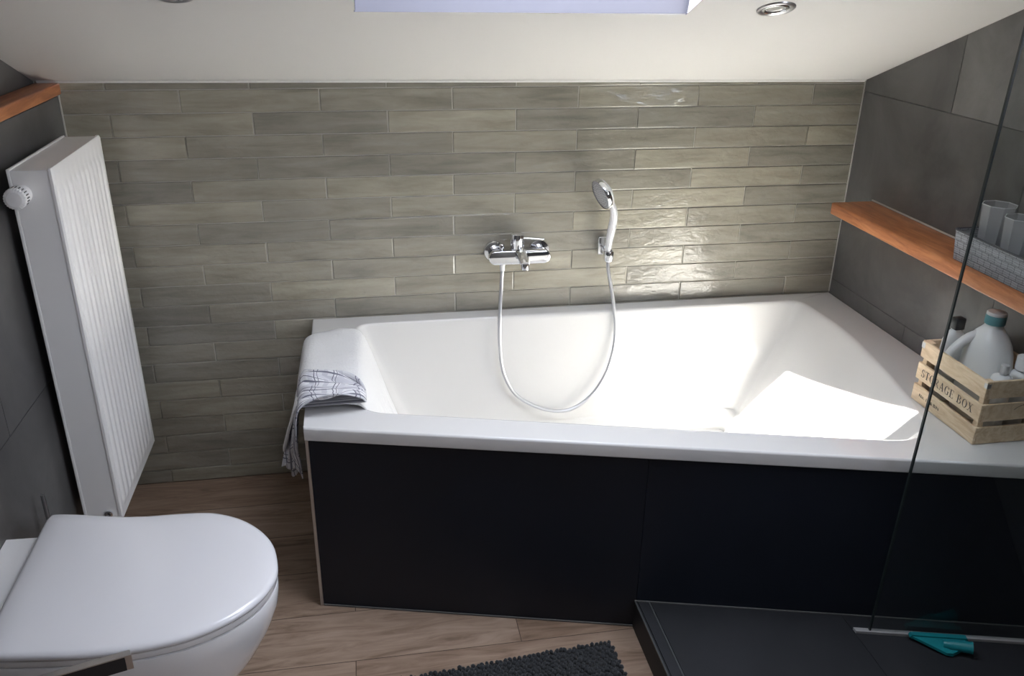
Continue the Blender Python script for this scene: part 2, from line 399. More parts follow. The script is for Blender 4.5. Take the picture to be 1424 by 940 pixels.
for k in range(1, 13):
    s = k/12; z = (ZR-.016)*(1-s) + .21*s; ring(lerp(.025+.80*s**1.12), z)
for k in range(1, 9):
    a = k/8*math.pi/2; ring(lerp(.825+.175*math.sin(a)*1.0), .21-.08*(1-math.cos(a)) )
for k in (.9, .7, .4, .1):
    rings.append([bm.verts.new((cen.x+(p.x-cen.x)*k, cen.y+(p.y-cen.y)*k, .130-.004*(1-k))) for p in B_])
for a, b in zip(rings, rings[1:]):
    n = len(a)
    for i in range(n): bm.faces.new((a[i], a[(i+1) % n], b[(i+1) % n], b[i]))
bm.faces.new(rings[-1]); fixn(bm)
shell = obj('tub_shell', bm, M_porc, tub, smooth=True, auto=50); shell.modifiers.new('wn', 'WEIGHTED_NORMAL').keep_sharp = True
bm = bmesh.new(); lathe(bm, (1.45, -.37, .1290), (0, 0, 1), [(.033, 0), (.033, .003), (.028, .005), (.010, .006)], 32); fixn(bm)
obj('drain', bm, M_chrome, tub, smooth=True, auto=40)
# front panel: tiles with tight joints, plus left end panel
ang = math.atan(.2582)
def pf(x, d=0.0): return -.7180 - (x-.660)*.2610 - d
bm = bmesh.new(); lay = bm.loops.layers.float_color.new('tone')
def panel_tile(x0, x1, z0, z1, t):
    A = [(x0, z0), (x1, z0), (x1, z1), (x0, z1)]
    n0 = set(bm.faces)
    prism(bm, A, lambda a, b, c: Vector((a, pf(a)+c, b)), 0, .012)
    for fc in bm.faces:
        if fc not in n0:
            for lp in fc.loops: lp[lay] = (t, t, t, 1)
panel_tile(.668, 1.5195, .003, .553, .45); panel_tile(1.5207, 2.5185, .003, .553, .6)
fixn(bm); obj('front_panel', bm, M_panel, tub)
bm = bmesh.new(); prism(bm, [(.672, .0), (2.51, .0), (2.51, .553), (.672, .553)], lambda a, b, c: Vector((a, pf(a)+.012+c, b)), 0, .01); fixn(bm); obj('panel_backing', bm, M_slategrout, tub)
bm = bmesh.new(); box(bm, .664, .676, -.7160, -.003, .001, .553); obj('end_panel', bm, M_panel, tub)
bm = bmesh.new(); box(bm, .6585, .6675, pf(.660)-.0035, pf(.66)+.010, .001, .5535, .001, 1); obj('corner_trim', bm, M_steel, tub)
bm = bmesh.new(); prism(bm, [(.668, .001), (1.515, .001), (1.515, .0055), (.668, .0055)], lambda a, b, c: Vector((a, pf(a)-c, b)), 0, .003); fixn(bm); obj('bottom_seal', bm, M_slategrout, tub)

# ------------------------------------------------------------------ shower base, glass screen
sb = thing('shower_tray', 'dark tiled raised shower base in front of the bathtub panel', 'shower tray', (2.0, -1.6, 0))
def trayq(bm, poly, z0, z1): prism(bm, poly, lambda a, b, c: Vector((a, b, c)), z0, z1)
XL = 1.515
def fy2(x): return pf(x)-.001
bm = bmesh.new(); lay = bm.loops.layers.float_color.new('tone')
trayq(bm, [(XL+.042, fy2(XL+.042)), (XL+.042, -2.3), (2.05, -2.3), (2.05, fy2(2.05))], 0.001, .090)
trayq(bm, [(2.0512, fy2(2.0512)), (2.0512, -2.3), (W-.002, -2.3), (W-.002, fy2(W))], 0.001, .090)
for fc in bm.faces:
    for lp in fc.loops: lp[lay] = (.5, .5, .5, 1)
fixn(bm); obj('tray_tile', bm, M_tray, sb)
bm = bmesh.new(); lay = bm.loops.layers.float_color.new('tone')
trayq(bm, [(XL, fy2(XL)), (XL, -2.3), (XL+.008, -2.3), (XL+.008, fy2(XL+.008))], .001, .088); 
for fc in bm.faces:
    for lp in fc.loops: lp[lay] = (.4, .4, .4, 1)
fixn(bm); obj('side_tile', bm, M_tray, sb)
M_edge = mat('grey_edge_profile', (.16, .17, .17), .35, metal=.7)
bm = bmesh.new(); trayq(bm, [(XL-.001, fy2(XL-.001)), (XL-.001, -2.301), (XL+.003, -2.301), (XL+.003, fy2(XL+.003))], .087, .0915)
fixn(bm); obj('edge_profile', bm, M_edge, sb)
bm = bmesh.new(); lay = bm.loops.layers.float_color.new('tone'); trayq(bm, [(XL+.009, fy2(XL+.009)), (XL+.009, -2.3), (XL+.036, -2.3), (XL+.036, fy2(XL+.036))], .001, .0895)
for fc in bm.faces:
    for lp in fc.loops: lp[lay] = (.7, .7, .7, 1)
fixn(bm); obj('border_tile', bm, M_tray, sb)
bm = bmesh.new(); trayq(bm, [(XL+.036, fy2(XL+.036)), (XL+.036, -2.3), (XL+.040, -2.3), (XL+.040, fy2(XL+.04))], .001, .0912); fixn(bm); obj('edge_profile', bm, M_edge, sb)
bm = bmesh.new(); prism(bm, [(XL, .089), (W-.003, .089), (W-.003, .0925), (XL, .0925)], lambda a, b, c: Vector((a, pf(a)-.0005-c, b)), 0, .003); fixn(bm); obj('seal', bm, M_slategrout, sb)

def gy(x, d=0): return -1.1500 - (x-2.068)*.2620 + d
gs = thing('shower_screen', 'clear glass shower screen with a thin dark edge standing on the shower base', 'glass screen', (2.3, -1.22, .09))
bm = bmesh.new(); prism(bm, [(2.091, .098), (W-.002, .098), (W-.002, 2.0), (2.091, 2.0)], lambda a, b, c: Vector((a, gy(a)+c, b)), -.0002, .0002); fixn(bm)
for v in bm.verts: v.co.x = min(v.co.x + .021*(v.co.z-.1), W-.002)
obj('glass_panel', bm, M_glass, gs)
bm = bmesh.new(); prism(bm, [(2.0875, .098), (2.0912, .098), (2.0912, 2.0), (2.0875, 2.0)], lambda a, b, c: Vector((a, gy(a)+c, b)), -.003, .003); fixn(bm)
for v in bm.verts: v.co.x += .021*(v.co.z-.1)
obj('glass_edge', bm, M_glassedge, gs)
bm = bmesh.new(); prism(bm, [(2.052, .0905), (W-.002, .0905), (W-.002, .098), (2.052, .098)], lambda a, b, c: Vector((a, gy(a)+c, b)), -.008, .006); fixn(bm)
obj('bottom_rail', bm, mat('satin_aluminium', (.36, .36, .36), .5, metal=.25), gs)

# ------------------------------------------------------------------ radiator
RX0, RX1, RY0, RY1, RZ0, RZ1 = .024, .130, -.548, -.118, .236, 1.230
rad = thing('radiator', 'tall white ribbed panel radiator with a thermostat knob on the left wall', 'radiator', (.07, -.33, RZ0))
def ribbed(bm, xf, sgn=1):
    ny = 11*12; nz = 40; hw = (RY1-RY0)
    mesh = []
    zs = [RZ0, RZ0+.004, RZ0+.028, RZ0+.034, RZ0+.042, RZ0+.052] + [RZ0+.052+(RZ1-RZ0-.120)*i/6 for i in range(1, 7)] + [RZ1-.060, RZ1-.054, RZ1-.046, RZ1-.006, RZ1]
    for z in zs:
        rowv = []
        for j in range(ny+1):
            y = RY0 + hw*j/ny; m_ = .014; q = (y-RY0-m_)/(hw-2*m_)
            dep = 0
            if 0 < q < 1:
                ph = (q*11) % 1.0; rib = max(0, min(1, (abs(ph-.5)*2-.42)/.28)); rib = 1-rib  # raised band in the middle
                rib = rib*rib*(3-2*rib)
                a = min(1, max(0, (z-(RZ0+.028))/.024)); b = min(1, max(0, ((RZ1-.044)-z)/.018)); dep = rib*min(a, b)
            edge = .0
            if z in (RZ0, RZ1) or j in (0, ny): edge = -.004
            rowv.append(bm.verts.new((xf + sgn*(-.0035+.006*dep+edge), y, z)))
        mesh.append(rowv)
    for a, b in zip(mesh, mesh[1:]):
        for j in range(ny): bm.faces.new((a[j], a[j+1], b[j+1], b[j]))
    # thickness
    y0, y1 = RY0, RY1; xb = xf-sgn*.014
    c = [bm.verts.new(p) for p in ((xb, y0, RZ0), (xb, y1, RZ0), (xb, y1, RZ1), (xb, y0, RZ1))]
    bm.faces.new(c)
    bm.faces.new([c[0]]+mesh[0][:]+[c[1]]); bm.faces.new([c[3]]+mesh[-1][:]+[c[2]])
    bm.faces.new([r_[0] for r_ in mesh]+[c[3], c[0]]); bm.faces.new([r_[-1] for r_ in mesh]+[c[2], c[1]])
    fixn(bm)
bm = bmesh.new(); ribbed(bm, RX1); obj('front_panel', bm, M_enamel, rad, smooth=True, auto=35)
bm = bmesh.new(); box(bm, RX0, RX0+.008, RY0, RY1, RZ0, RZ1, .002, 2); obj('rear_panel', bm, M_enamel, rad)
bm = bmesh.new(); box(bm, RX0+.009, RX1-.014, RY0+.002, RY0+.004, RZ0+.004, RZ1-.006); box(bm, RX0+.009, RX1-.014, RY1-.004, RY1-.002, RZ0+.004, RZ1-.006); obj('side_cover', bm, M_enamel, rad)
bm = bmesh.new(); box(bm, RX0+.008, RX1-.014, RY0+.001, RY1-.001, RZ1-.006, RZ1-.003, .001, 1)
box(bm, RX0+.004, RX0+.0095, RY0, RY1, RZ1-.006, RZ1+.001, .0015, 1); obj('top_cover', bm, M_enamel, rad)
for yy in (RY0+.08, RY1-.08):
    for zz in (.36, 1.06):
        bm = bmesh.new(); box(bm, .001, RX0+.001, yy-.012, yy+.012, zz, zz+.04); obj('wall_bracket', bm, M_steel, rad)
# thermostat knob on the near side
kp = Vector((.050, RY0+.002, 1.172))
bm = bmesh.new(); lathe(bm, kp, (0, -1, 0), [(.021, 0), (.0225, .006), (.0225, .020), (.021, .024)], 32); fixn(bm); kn = obj('thermostat_base', bm, M_whplast, rad, smooth=True, auto=40)
bm = bmesh.new(); n = 96; prof = [(.0175, .024), (.0235, .028), (.0245, .050), (.0235, .056), (.017, .059), (.004, .060)]; rings = []
for rr, h in prof:
    rings.append([bm.verts.new(kp + Vector((math.cos(2*math.pi*i/n)*(rr + (.0012 if (i//2) % 2 and .02 < rr else 0)), -h, math.sin(2*math.pi*i/n)*(rr + (.0012 if (i//2) % 2 and .02 < rr else 0))))) for i in range(n)])
for a, b in zip(rings, rings[1:]):
    for i in range(n): bm.faces.new((a[i], a[(i+1) % n], b[(i+1) % n], b[i]))
bm.faces.new(rings[0]); bm.faces.new(rings[-1]); fixn(bm); obj('thermostat_knob', bm, M_whplast, rad)
bm = bmesh.new()
for i in range(9):
    a = math.radians(-35+i*17); d = Vector((math.cos(a), 0, math.sin(a)))
    c_ = kp + d*.0250 + Vector((0, -.040, 0)); s_ = Vector((-math.sin(a), 0, math.cos(a)))
    A = [c_+s_*.0012*x+Vector((0, y*.007, 0))+d*z*.0010 for x, y, z in ((-1, -1, -1), (1, -1, -1), (1, 1, -1), (-1, 1, -1), (-1, -1, 1), (1, -1, 1), (1, 1, 1), (-1, 1, 1))]
    v = [bm.verts.new(p) for p in A]
    for q in ((0, 3, 2, 1), (4, 5, 6, 7), (0, 1, 5, 4), (1, 2, 6, 5), (2, 3, 7, 6), (3, 0, 4, 7)): bm.faces.new([v[k] for k in q])
o = obj('grip_slots', bm, mat('grey_slot', (.12, .12, .12), .6), rad)
bm = bmesh.new(); lathe(bm, (.090, RY0+.002, .256), (0, -1, 0), [(.011, 0), (.011, .006), (.006, .008), (.006, .004)], 24); fixn(bm); obj('side_plug', bm, M_chrome, rad, smooth=True, auto=40)

# ------------------------------------------------------------------ wooden shelves
def shelf(name, label, x0, x1, y0, y1, z0, z1):
    bm = bmesh.new(); box(bm, x0, x1, y0, y1, z0, z1, .005, 3); o = obj(name, bm, M_shelf, smooth=True, auto=40); return tag(o, label, 'shelf')
shelf('wooden_shelf', 'orange-brown wooden shelf on the right dark wall above the bathtub', 2.372, W-.001, -1.082, -.165, .938, .977)
shelf('wooden_ledge', 'reddish wooden ledge along the left wall above the radiator, touching the sloped ceiling', -.059, .012, YB+.01, -.004, 1.326, 1.3585)
bm = bmesh.new(); box(bm, W-.004, W-.0005, -1.082, -.165, .9775, .9815); struct('trim_5', bm, M_trim)

# ------------------------------------------------------------------ ceiling spots
nrm = Vector((-.0072, -S, 1)).normalized(); down = -nrm   # pointing out of the slope into the room is -z side
nn = Vector((0.0072, -S, -1)).normalized()
ex = Vector((1, 0, -.0072)).normalized(); ey = nn.cross(ex)
def spot(x, y, label, tilt):
    p = Vector((x, y, zc(x, y))); t = thing('recessed_spotlight', label, 'ceiling light', p, 'recessed spots in the sloped ceiling')
    bm = bmesh.new(); rr = lathe(bm, p, nn, [(.046, -.004), (.0465, .002), (.043, .005), (.037, .0045), (.034, .001), (.033, -.001)], 48, cap=False, axes=(ex, ey, nn)); fixn(bm)
    obj('outer_ring', bm, M_steel, t, smooth=True)
    bm = bmesh.new(); lathe(bm, p, nn, [(.032, -.002), (.0315, .004), (.0275, .005), (.025, .000), (.024, -.002)], 48, cap=False, axes=(ex, ey, nn)); fixn(bm)
    obj('inner_ring', bm, M_chrome, t, smooth=True)
    bm = bmesh.new(); lathe(bm, p, nn, [(.0335, -.0025), (.0335, -.0020)], 40, axes=(ex, ey, nn)); fixn(bm); obj('recess', bm, M_black, t)
    bm = bmesh.new(); lathe(bm, p, nn, [(.0245, -.0015), (.022, .0015), (.008, .0025)], 40, axes=(ex, ey, nn)); fixn(bm)
    obj('lens', bm, mat('frosted_lens', (.45, .45, .42), .25), t, smooth=True)
    return t
spot(1.858, -.632, 'recessed steel spotlight in the sloped ceiling to the right of the roof window', 0)
spot(.472, -.665, 'recessed steel spotlight in the sloped ceiling to the left of the roof window', 0)

# ------------------------------------------------------------------ bath mixer
FX, FZ = 1.343, .803
fau = thing('bath_mixer', 'chrome wall-mounted bath mixer tap on the tiled wall above the bathtub', 'tap', (FX, 0, FZ))
for sx in (-1, 1):
    bm = bmesh.new(); lathe(bm, (FX+sx*.0765, -.0008, FZ), (0, -1, 0), [(.0365, 0), (.0365, .006), (.033, .011), (.022, .013), (.020, .040)], 48); fixn(bm)
    obj('escutcheon', bm, M_chrome, fau, smooth=True, auto=40)
def stadium(hw, hh, k=14):
    pts = []
    for i in range(k+1): a = -math.pi/2+math.pi*i/k; pts.append((hw-hh+hh*math.cos(a), hh*math.sin(a)))
    for i in range(k+1): a = math.pi/2+math.pi*i/k; pts.append((-hw+hh+hh*math.cos(a), hh*math.sin(a)))
    return pts
bm = bmesh.new(); st = [(.098, .0205, .026), (.1015, .0225, .030), (.1035, .0235, .066), (.1025, .0225, .0715), (.100, .0205, .073)]; rings = []
for hw, hh, yy in st: rings.append([bm.verts.new((FX+a, -yy, FZ-.004+b)) for a, b in stadium(hw, hh)])
for a, b in zip(rings, rings[1:]):
    for i in range(len(a)): bm.faces.new((a[i], a[(i+1) % len(a)], b[(i+1) % len(a)], b[i]))
bm.faces.new(rings[0]); bm.faces.new(rings[-1]); fixn(bm); obj('body', bm, M_chrome, fau, smooth=True, auto=40)
bm = bmesh.new(); lathe(bm, (FX-.006, -.048, FZ+.010), (0, 0, 1), [(.0215, 0), (.0225, .012), (.0215, .018), (.0228, .021), (.0228, .052), (.0215, .060), (.014, .063), (.003, .064)], 40); fixn(bm)
obj('cartridge_cap', bm, M_chrome, fau, smooth=True, auto=40)
bm = bmesh.new(); pth = catmull([(FX+.008, -.048, FZ+.058), (FX+.03, -.050, FZ+.057), (FX+.055, -.056, FZ+.056), (FX+.082, -.064, FZ+.055)], 6)
tube(bm, pth, lambda t: .0125-.003*t, 16, flat=.42); fixn(bm); obj('lever', bm, M_chrome, fau, smooth=True, auto=50)
bm = bmesh.new(); pth = catmull([(FX+.002, -.060, FZ+.012), (FX+.004, -.085, FZ+.008), (FX+.006, -.110, FZ-.002), (FX+.007, -.128, FZ-.010)], 8)
tube(bm, pth, lambda t: .021-.006*t, 20, flat=.8); fixn(bm); sp = obj('spout', bm, M_chrome, fau, smooth=True, auto=50)
bm = bmesh.new(); lathe(bm, (FX+.007, -.124, FZ-.006), (0, 0, -1), [(.0135, 0), (.0145, .004), (.0145, .020), (.012, .022)], 28); fixn(bm); obj('aerator', bm, M_chrome, fau, smooth=True, auto=40)
bm = bmesh.new(); lathe(bm, (FX-.058, -.050, FZ+.018), (0, 0, 1), [(.005, 0), (.005, .006), (.0085, .007), (.0085, .019), (.007, .021)], 24); fixn(bm); obj('diverter_knob', bm, M_chrome, fau, smooth=True, auto=40)
bm = bmesh.new(); lathe(bm, (FX-.055, -.050, FZ-.026), (0, 0, -1), [(.010, 0), (.010, .008), (.0092, .010), (.0085, .028)], 24); fixn(bm); obj('hose_outlet', bm, M_whplast, fau, smooth=True, auto=40)

# hand shower, wall holder, hose
hs = thing('shower_hose', 'long silver shower hose looping from the mixer down into the tub', 'hose', (1.29, -.05, .75))
bm = bmesh.new()
path = catmull([(1.288, -.050, .752), (1.284, -.055, .69), (1.275, -.085, .599), (1.272, -.108, .503), (1.278, -.122, .428), (1.296, -.132, .372), (1.326, -.14, .326), (1.376, -.145, .289), (1.438, -.147, .262), (1.497, -.147, .254), (1.552, -.143, .271), (1.604, -.136, .314), (1.645, -.124, .376), (1.67, -.111, .451), (1.68, -.095, .526), (1.675, -.08, .6), (1.664, -.066, .675), (1.652, -.058, .735), (1.650, -.052, .765)], 6)
tube(bm, path, .0062, 14); fixn(bm); obj('hose_tube', bm, M_hose, hs, smooth=True)
bm = bmesh.new(); d_ = (path[-1]-path[-6]).normalized(); lathe(bm, path[-1]-d_*.002, d_, [(.0085, 0), (.0095, .004), (.0095, .022), (.008, .028)], 24); fixn(bm); obj('hose_nut', bm, M_chrome, hs, smooth=True, auto=40)

hh = thing('hand_shower', 'white and chrome hand shower resting in its wall holder above the tub', 'hand shower', (1.65, -.06, .8))
bm = bmesh.new()
hp = catmull([(1.646, -.052, .790), (1.650, -.055, .84), (1.655, -.062, .89), (1.655, -.072, .925), (1.648, -.082, .958), (1.632, -.088, .992)], 8)
tube(bm, hp, lambda t: .0105+.0035*math.sin(math.pi*min(1, t*1.15)), 20); fixn(bm); obj('handle', bm, mat('satin_white_chrome', (.85, .85, .87), .15, metal=.35), hh, smooth=True, auto=60)
hd = Vector((-.90, -.20, -.36)).normalized(); hc = Vector((1.611, -.088, 1.010))
bm = bmesh.new(); lathe(bm, hc-hd*.016, hd, [(.012, -.006), (.030, -.003), (.044, .004), (.0500, .012)], 48, cap=True); fixn(bm); obj('head_back', bm, M_whplast, hh, smooth=True, auto=50)
bm = bmesh.new(); lathe(bm, hc-hd*.004, hd, [(.0500, 0), (.0515, .002), (.0515, .014), (.0495, .017)], 48, cap=False); fixn(bm); obj('chrome_ring', bm, M_chrome, hh, smooth=True, auto=40)
bm = bmesh.new(); lathe(bm, hc+hd*.0095, hd, [(.0498, -.004), (.0498, 0), (.046, .002), (.010, .003)], 48); fixn(bm); face = obj('spray_face', bm, mat('pale_grey_plastic', (.62, .63, .66), .35), hh, smooth=True, auto=50)
bm = bmesh.new(); s1, s2_, _ = frame_axes(hd)
for ri, (rr, cnt) in enumerate(((.012, 8), (.022, 14), (.032, 20), (.041, 26))):
    for k in range(cnt):
        a = 2*math.pi*k/cnt; lathe(bm, hc+hd*.011+(s1*math.cos(a)+s2_*math.sin(a))*rr, hd, [(.0011, 0), (.0008, .0025)], 6)
fixn(bm); tag(obj('nozzle', bm, mat('grey_rubber', (.3, .3, .32), .6), hh), kind='stuff')

wh = thing('shower_holder', 'small chrome wall holder carrying the hand shower', 'holder', (1.645, 0, .8))
bm = bmesh.new(); box(bm, 1.624, 1.658, -.018, -.0008, .778, .842, .004, 3); obj('wall_plate', bm, M_chrome, wh, smooth=True, auto=40)
bm = bmesh.new(); rg = lathe(bm, (1.6505, -.053, .770), (0, -.03, 1), [(.0165, 0), (.0185, .004), (.0185, .030), (.0165, .034), (.0125, .034), (.0105, .004), (.0165, 0)], 28, cap=False); fixn(bm)
obj('cradle', bm, M_chrome, wh, smooth=True, auto=50)
bm = bmesh.new(); box(bm, 1.640, 1.656, -.040, -.016, .790, .804, .002, 2); obj('holder_arm', bm, M_chrome, wh)

# ------------------------------------------------------------------ toilet
toi = thing('toilet', 'white wall-hung toilet with its lid closed at the left wall', 'toilet', (.3, -1.14, .15))
lid = [(.093, -.892), (.144, -.900), (.198, -.913), (.253, -.925), (.309, -.931), (.371, -.932), (.434, -.937), (.478, -.950), (.529, -.982), (.572, -1.028), (.603, -1.085), (.617, -1.150), (.617, -1.200), (.597, -1.252), (.564, -1.294), (.522, -1.326), (.482, -1.346), (.442, -1.359), (.381, -1.369), (.319, -1.371), (.257, -1.368), (.191, -1.360), (.125, -1.350), (.095, -1.335), (.088, -1.30), (.084, -1.211), (.082, -1.06), (.080, -.93), (.083, -.900)]
cl_ = Vector((.33, -1.145))
def smooth_loop(pts, n=6):
    P_ = [Vector(p) for p in pts]; out = []; m_ = len(P_)
    for i in range(m_):
        a, b, c, d = P_[i-1], P_[i], P_[(i+1) % m_], P_[(i+2) % m_]
        for k in range(n):
            t = k/n; out.append(.5*((2*b)+(c-a)*t+(2*a-5*b+4*c-d)*t*t+(3*b-a-3*c+d)*t**3))
    return out
LL = smooth_loop(lid, 4)
def loft(bm, spec, capA=True, capB=True):
    rings = [[bm.verts.new(p) for p in R_] for R_ in spec]
    for a, b in zip(rings, rings[1:]):
        n = len(a)
        for i in range(n): bm.faces.new((a[i], a[(i+1) % n], b[(i+1) % n], b[i]))
    if capA: bm.faces.new(rings[0][::-1])
    if capB: bm.faces.new(rings[-1])
    fixn(bm)
def lscale(k, z, c=cl_, loop=LL): return [Vector((c.x+(p.x-c.x)*k, c.y+(p.y-c.y)*k, z)) for p in loop]
def linset(d, z, c=cl_, loop=LL):
    return [Vector(((c.x+(p.x-c.x)*(1-d/(p-c).length)), (c.y+(p.y-c.y)*(1-d/(p-c).length)), z)) for p in loop]
bm = bmesh.new(); loft(bm, [linset(.012, .4835), linset(.002, .4845), linset(0, .4885), linset(.0005, .493), linset(.004, .4975), linset(.012, .5005), lscale(.8, .5035), lscale(.55, .505), lscale(.3, .5055), lscale(.1, .5057)])
obj('lid', bm, M_lidm, toi, smooth=True, auto=60)
bm = bmesh.new(); loft(bm, [linset(.02, .465), linset(.006, .466), linset(.004, .470), linset(.005, .480), linset(.014, .482)]); obj('seat', bm, M_ceram, toi, smooth=True, auto=60)
bm = bmesh.new(); sp_ = []
for z, k, dx in ((.463, .985, 0), (.455, .992, 0), (.42, .985, -.002), (.37, .955, -.010), (.31, .90, -.025), (.25, .82, -.045), (.20, .72, -.07), (.16, .60, -.095), (.14, .50, -.11)):
    Rr = []
    for p in LL:
        x = cl_.x+(p.x-cl_.x)*k+dx*max(0, (p.x-.1)/.5); y = cl_.y+(p.y-cl_.y)*(1-(1-k)*1.15)
        if p.x < .12: x = p.x-.0*k
        Rr.append(Vector((x, y, z)))
    sp_.append(Rr)
bm_ = bm; loft(bm_, sp_)
obj('bowl', bm, M_ceram, toi, smooth=True, auto=60)
bm = bmesh.new(); loft(bm, [[Vector((a, b, z)) for a, b in [(v.x, v.y) for v in rounded([(.0015, -.945), (.16, -.950), (.16, -1.34), (.0015, -1.345)], [.001, .02, .02, .001], 5)]] for z in (.15, .474)])
obj('rear_block', bm, M_ceram, toi, smooth=True, auto=40)
for yy in (-1.03, -1.26):
    bm = bmesh.new(); lathe(bm, (.100, yy, .474), (0, 0, 1), [(.008, 0), (.008, .007), (.007, .0085)], 20); fixn(bm); obj('hinge', bm, M_chrome, toi, smooth=True, auto=40)

# brush rod behind the toilet
tb = thing('toilet_brush', 'thin steel rod standing at the dark left wall behind the toilet', 'toilet brush', (.03, -.775, 0))
bm = bmesh.new(); lathe(bm, (.032, -.785, .25), (0, 0, 1), [(.0055, 0), (.0055, .232), (.0045, .235)], 20); fixn(bm); obj('rod', bm, M_steel, tb, smooth=True, auto=40)
bm = bmesh.new(); lathe(bm, (.048, -.785, .001), (0, 0, 1), [(.042, 0), (.044, .004), (.044, .24), (.038, .25), (.006, .252)], 32); fixn(bm); obj('cup', bm, M_steel, tb, smooth=True, auto=40)

# toilet-roll bar
th = thing('paper_holder', 'black flat bar with a chrome top edge in front of the toilet bowl', 'toilet paper holder', (.2, -1.45, .5))
p0, p1 = Vector((.002, -1.614, .612)), Vector((.392, -1.450, .566)); dd = (p1-p0).normalized(); ss_ = Vector((0, 0, 1)); tt_ = dd.cross(ss_).normalized()
def barbox(bm, a, b, h0, h1, w0, w1):
    v = [bm.verts.new(p0+dd*s*1.0+ss_*h+tt_*w_) for s in (a, b) for h in (h0, h1) for w_ in (w0, w1)]
    for q in ((0, 1, 3, 2), (4, 6, 7, 5), (0, 4, 5, 1), (2, 3, 7, 6), (0, 2, 6, 4), (1, 5, 7, 3)): bm.faces.new([v[i] for i in q])
    fixn(bm)
Lb = (p1-p0).length
bm = bmesh.new(); barbox(bm, 0, Lb-.011, -.030, 0, 0, .012); obj('bar', bm, M_black, th)
bm = bmesh.new(); barbox(bm, 0, Lb, .0002, .0025, -.001, .013); obj('top_edge', bm, M_steel, th); 
bm = bmesh.new(); barbox(bm, Lb-.0105, Lb, -.030, 0, 0, .012); obj('end_cap', bm, M_steel, th)
bm = bmesh.new(); lathe(bm, p0+Vector((-.001, 0, -.015)), (1, 0, 0), [(.022, 0), (.022, .006), (.016, .008)], 24); fixn(bm); obj('wall_rosette', bm, M_steel, th, smooth=True, auto=40)

# ------------------------------------------------------------------ towels
def cloth(name, path_fn, ny, ns, mt, thick=.004):
    bm = bmesh.new(); uv = bm.loops.layers.uv.new('UVMap'); g_ = []
    for i in range(ny+1):
        row = []
        for j in range(ns+1): row.append(bm.verts.new(path_fn(i/ny, j/ns)))
        g_.append(row)
    for i in range(ny):
        for j in range(ns):
            fc = bm.faces.new((g_[i][j], g_[i+1][j], g_[i+1][j+1], g_[i][j+1])); q = ((i, j), (i+1, j), (i+1, j+1), (i, j+1))
            for lp, (a, b) in zip(fc.loops, q): lp[uv].uv = (a/ny, b/ns)
    fixn(bm); o = obj(name, bm, mt, smooth=True)
    sm = o.modifiers.new('thickness', 'SOLIDIFY'); sm.thickness = thick; sm.offset = 0
    return o
def polyl(pts, s):
    P_ = [Vector(p) for p in pts]; ds = [0]
    for a, b in zip(P_, P_[1:]): ds.append(ds[-1]+(b-a).length)
    t = s*ds[-1]
    for i in range(len(P_)-1):
        if t <= ds[i+1] or i == len(P_)-2:
            k = (t-ds[i])/(ds[i+1]-ds[i]); return P_[i].lerp(P_[i+1], k)
M_towel = mat('white_terry', (.80, .80, .80), .95, sheen=.3); bump(M_towel, noise_tex(M_towel, coords(M_towel, (1, 1, 1)), 120, 5, .75), .8, .006)
TP = catmull([(.905, 0, .365), (.880, 0, .43), (.850, 0, .52), (.826, 0, .580), (.806, 0, .604), (.775, 0, .6095), (.72, 0, .6095), (.672, 0, .609), (.646, 0, .600), (.636, 0, .578), (.628, 0, .53), (.620, 0, .47), (.612, 0, .42)], 6)
TP = [(p.x, p.z) for p in TP]
def white_fn(a, s):
    yb = -.185 - .02*math.sin(s*9); yf = -.655 + .012*math.sin(s*12)
    if s < .35: yb -= .12*(.35-s)/.35; yf += .02
    if s > .7: yf += .065*(s-.7)/.3
    y = yb*(1-a)+yf*a
    p = polyl(TP, s); x, z = p.x, p.y
    out = max(0, (s-.66)/.34)
    x -= out*(.004+.010*(.5+.5*math.sin(a*15+1.0)) + .018*a*a); z += out*.02*math.sin(a*6+2) - .03*out*(1-a)
    ins = max(0, (.36-s)/.36)
    wv_ = .007*math.sin(a*23+s*6)*ins + .004*math.sin(a*47+2)*ins
    x += wv_+.005*ins
    n_ = noise.noise(Vector((a*5, s*10, .3))); n2 = noise.noise(Vector((a*13+4, s*5, 1.3)))
    mid = max(0, 1-abs(s-.52)*5)
    z += mid*(.002+.005*abs(n_)+.004*abs(n2)) + .001
    z += mid*.007*max(0, math.sin((a*9-s*7)*1.5))*min(1, max(0, (.62-a)*6))
    return Vector((x+.004*n_*out, y+.004*n2, z))
o = cloth('towel', white_fn, 70, 90, M_towel, .005); tag(o, 'plain white towel draped over the left rim of the bathtub', 'towel')

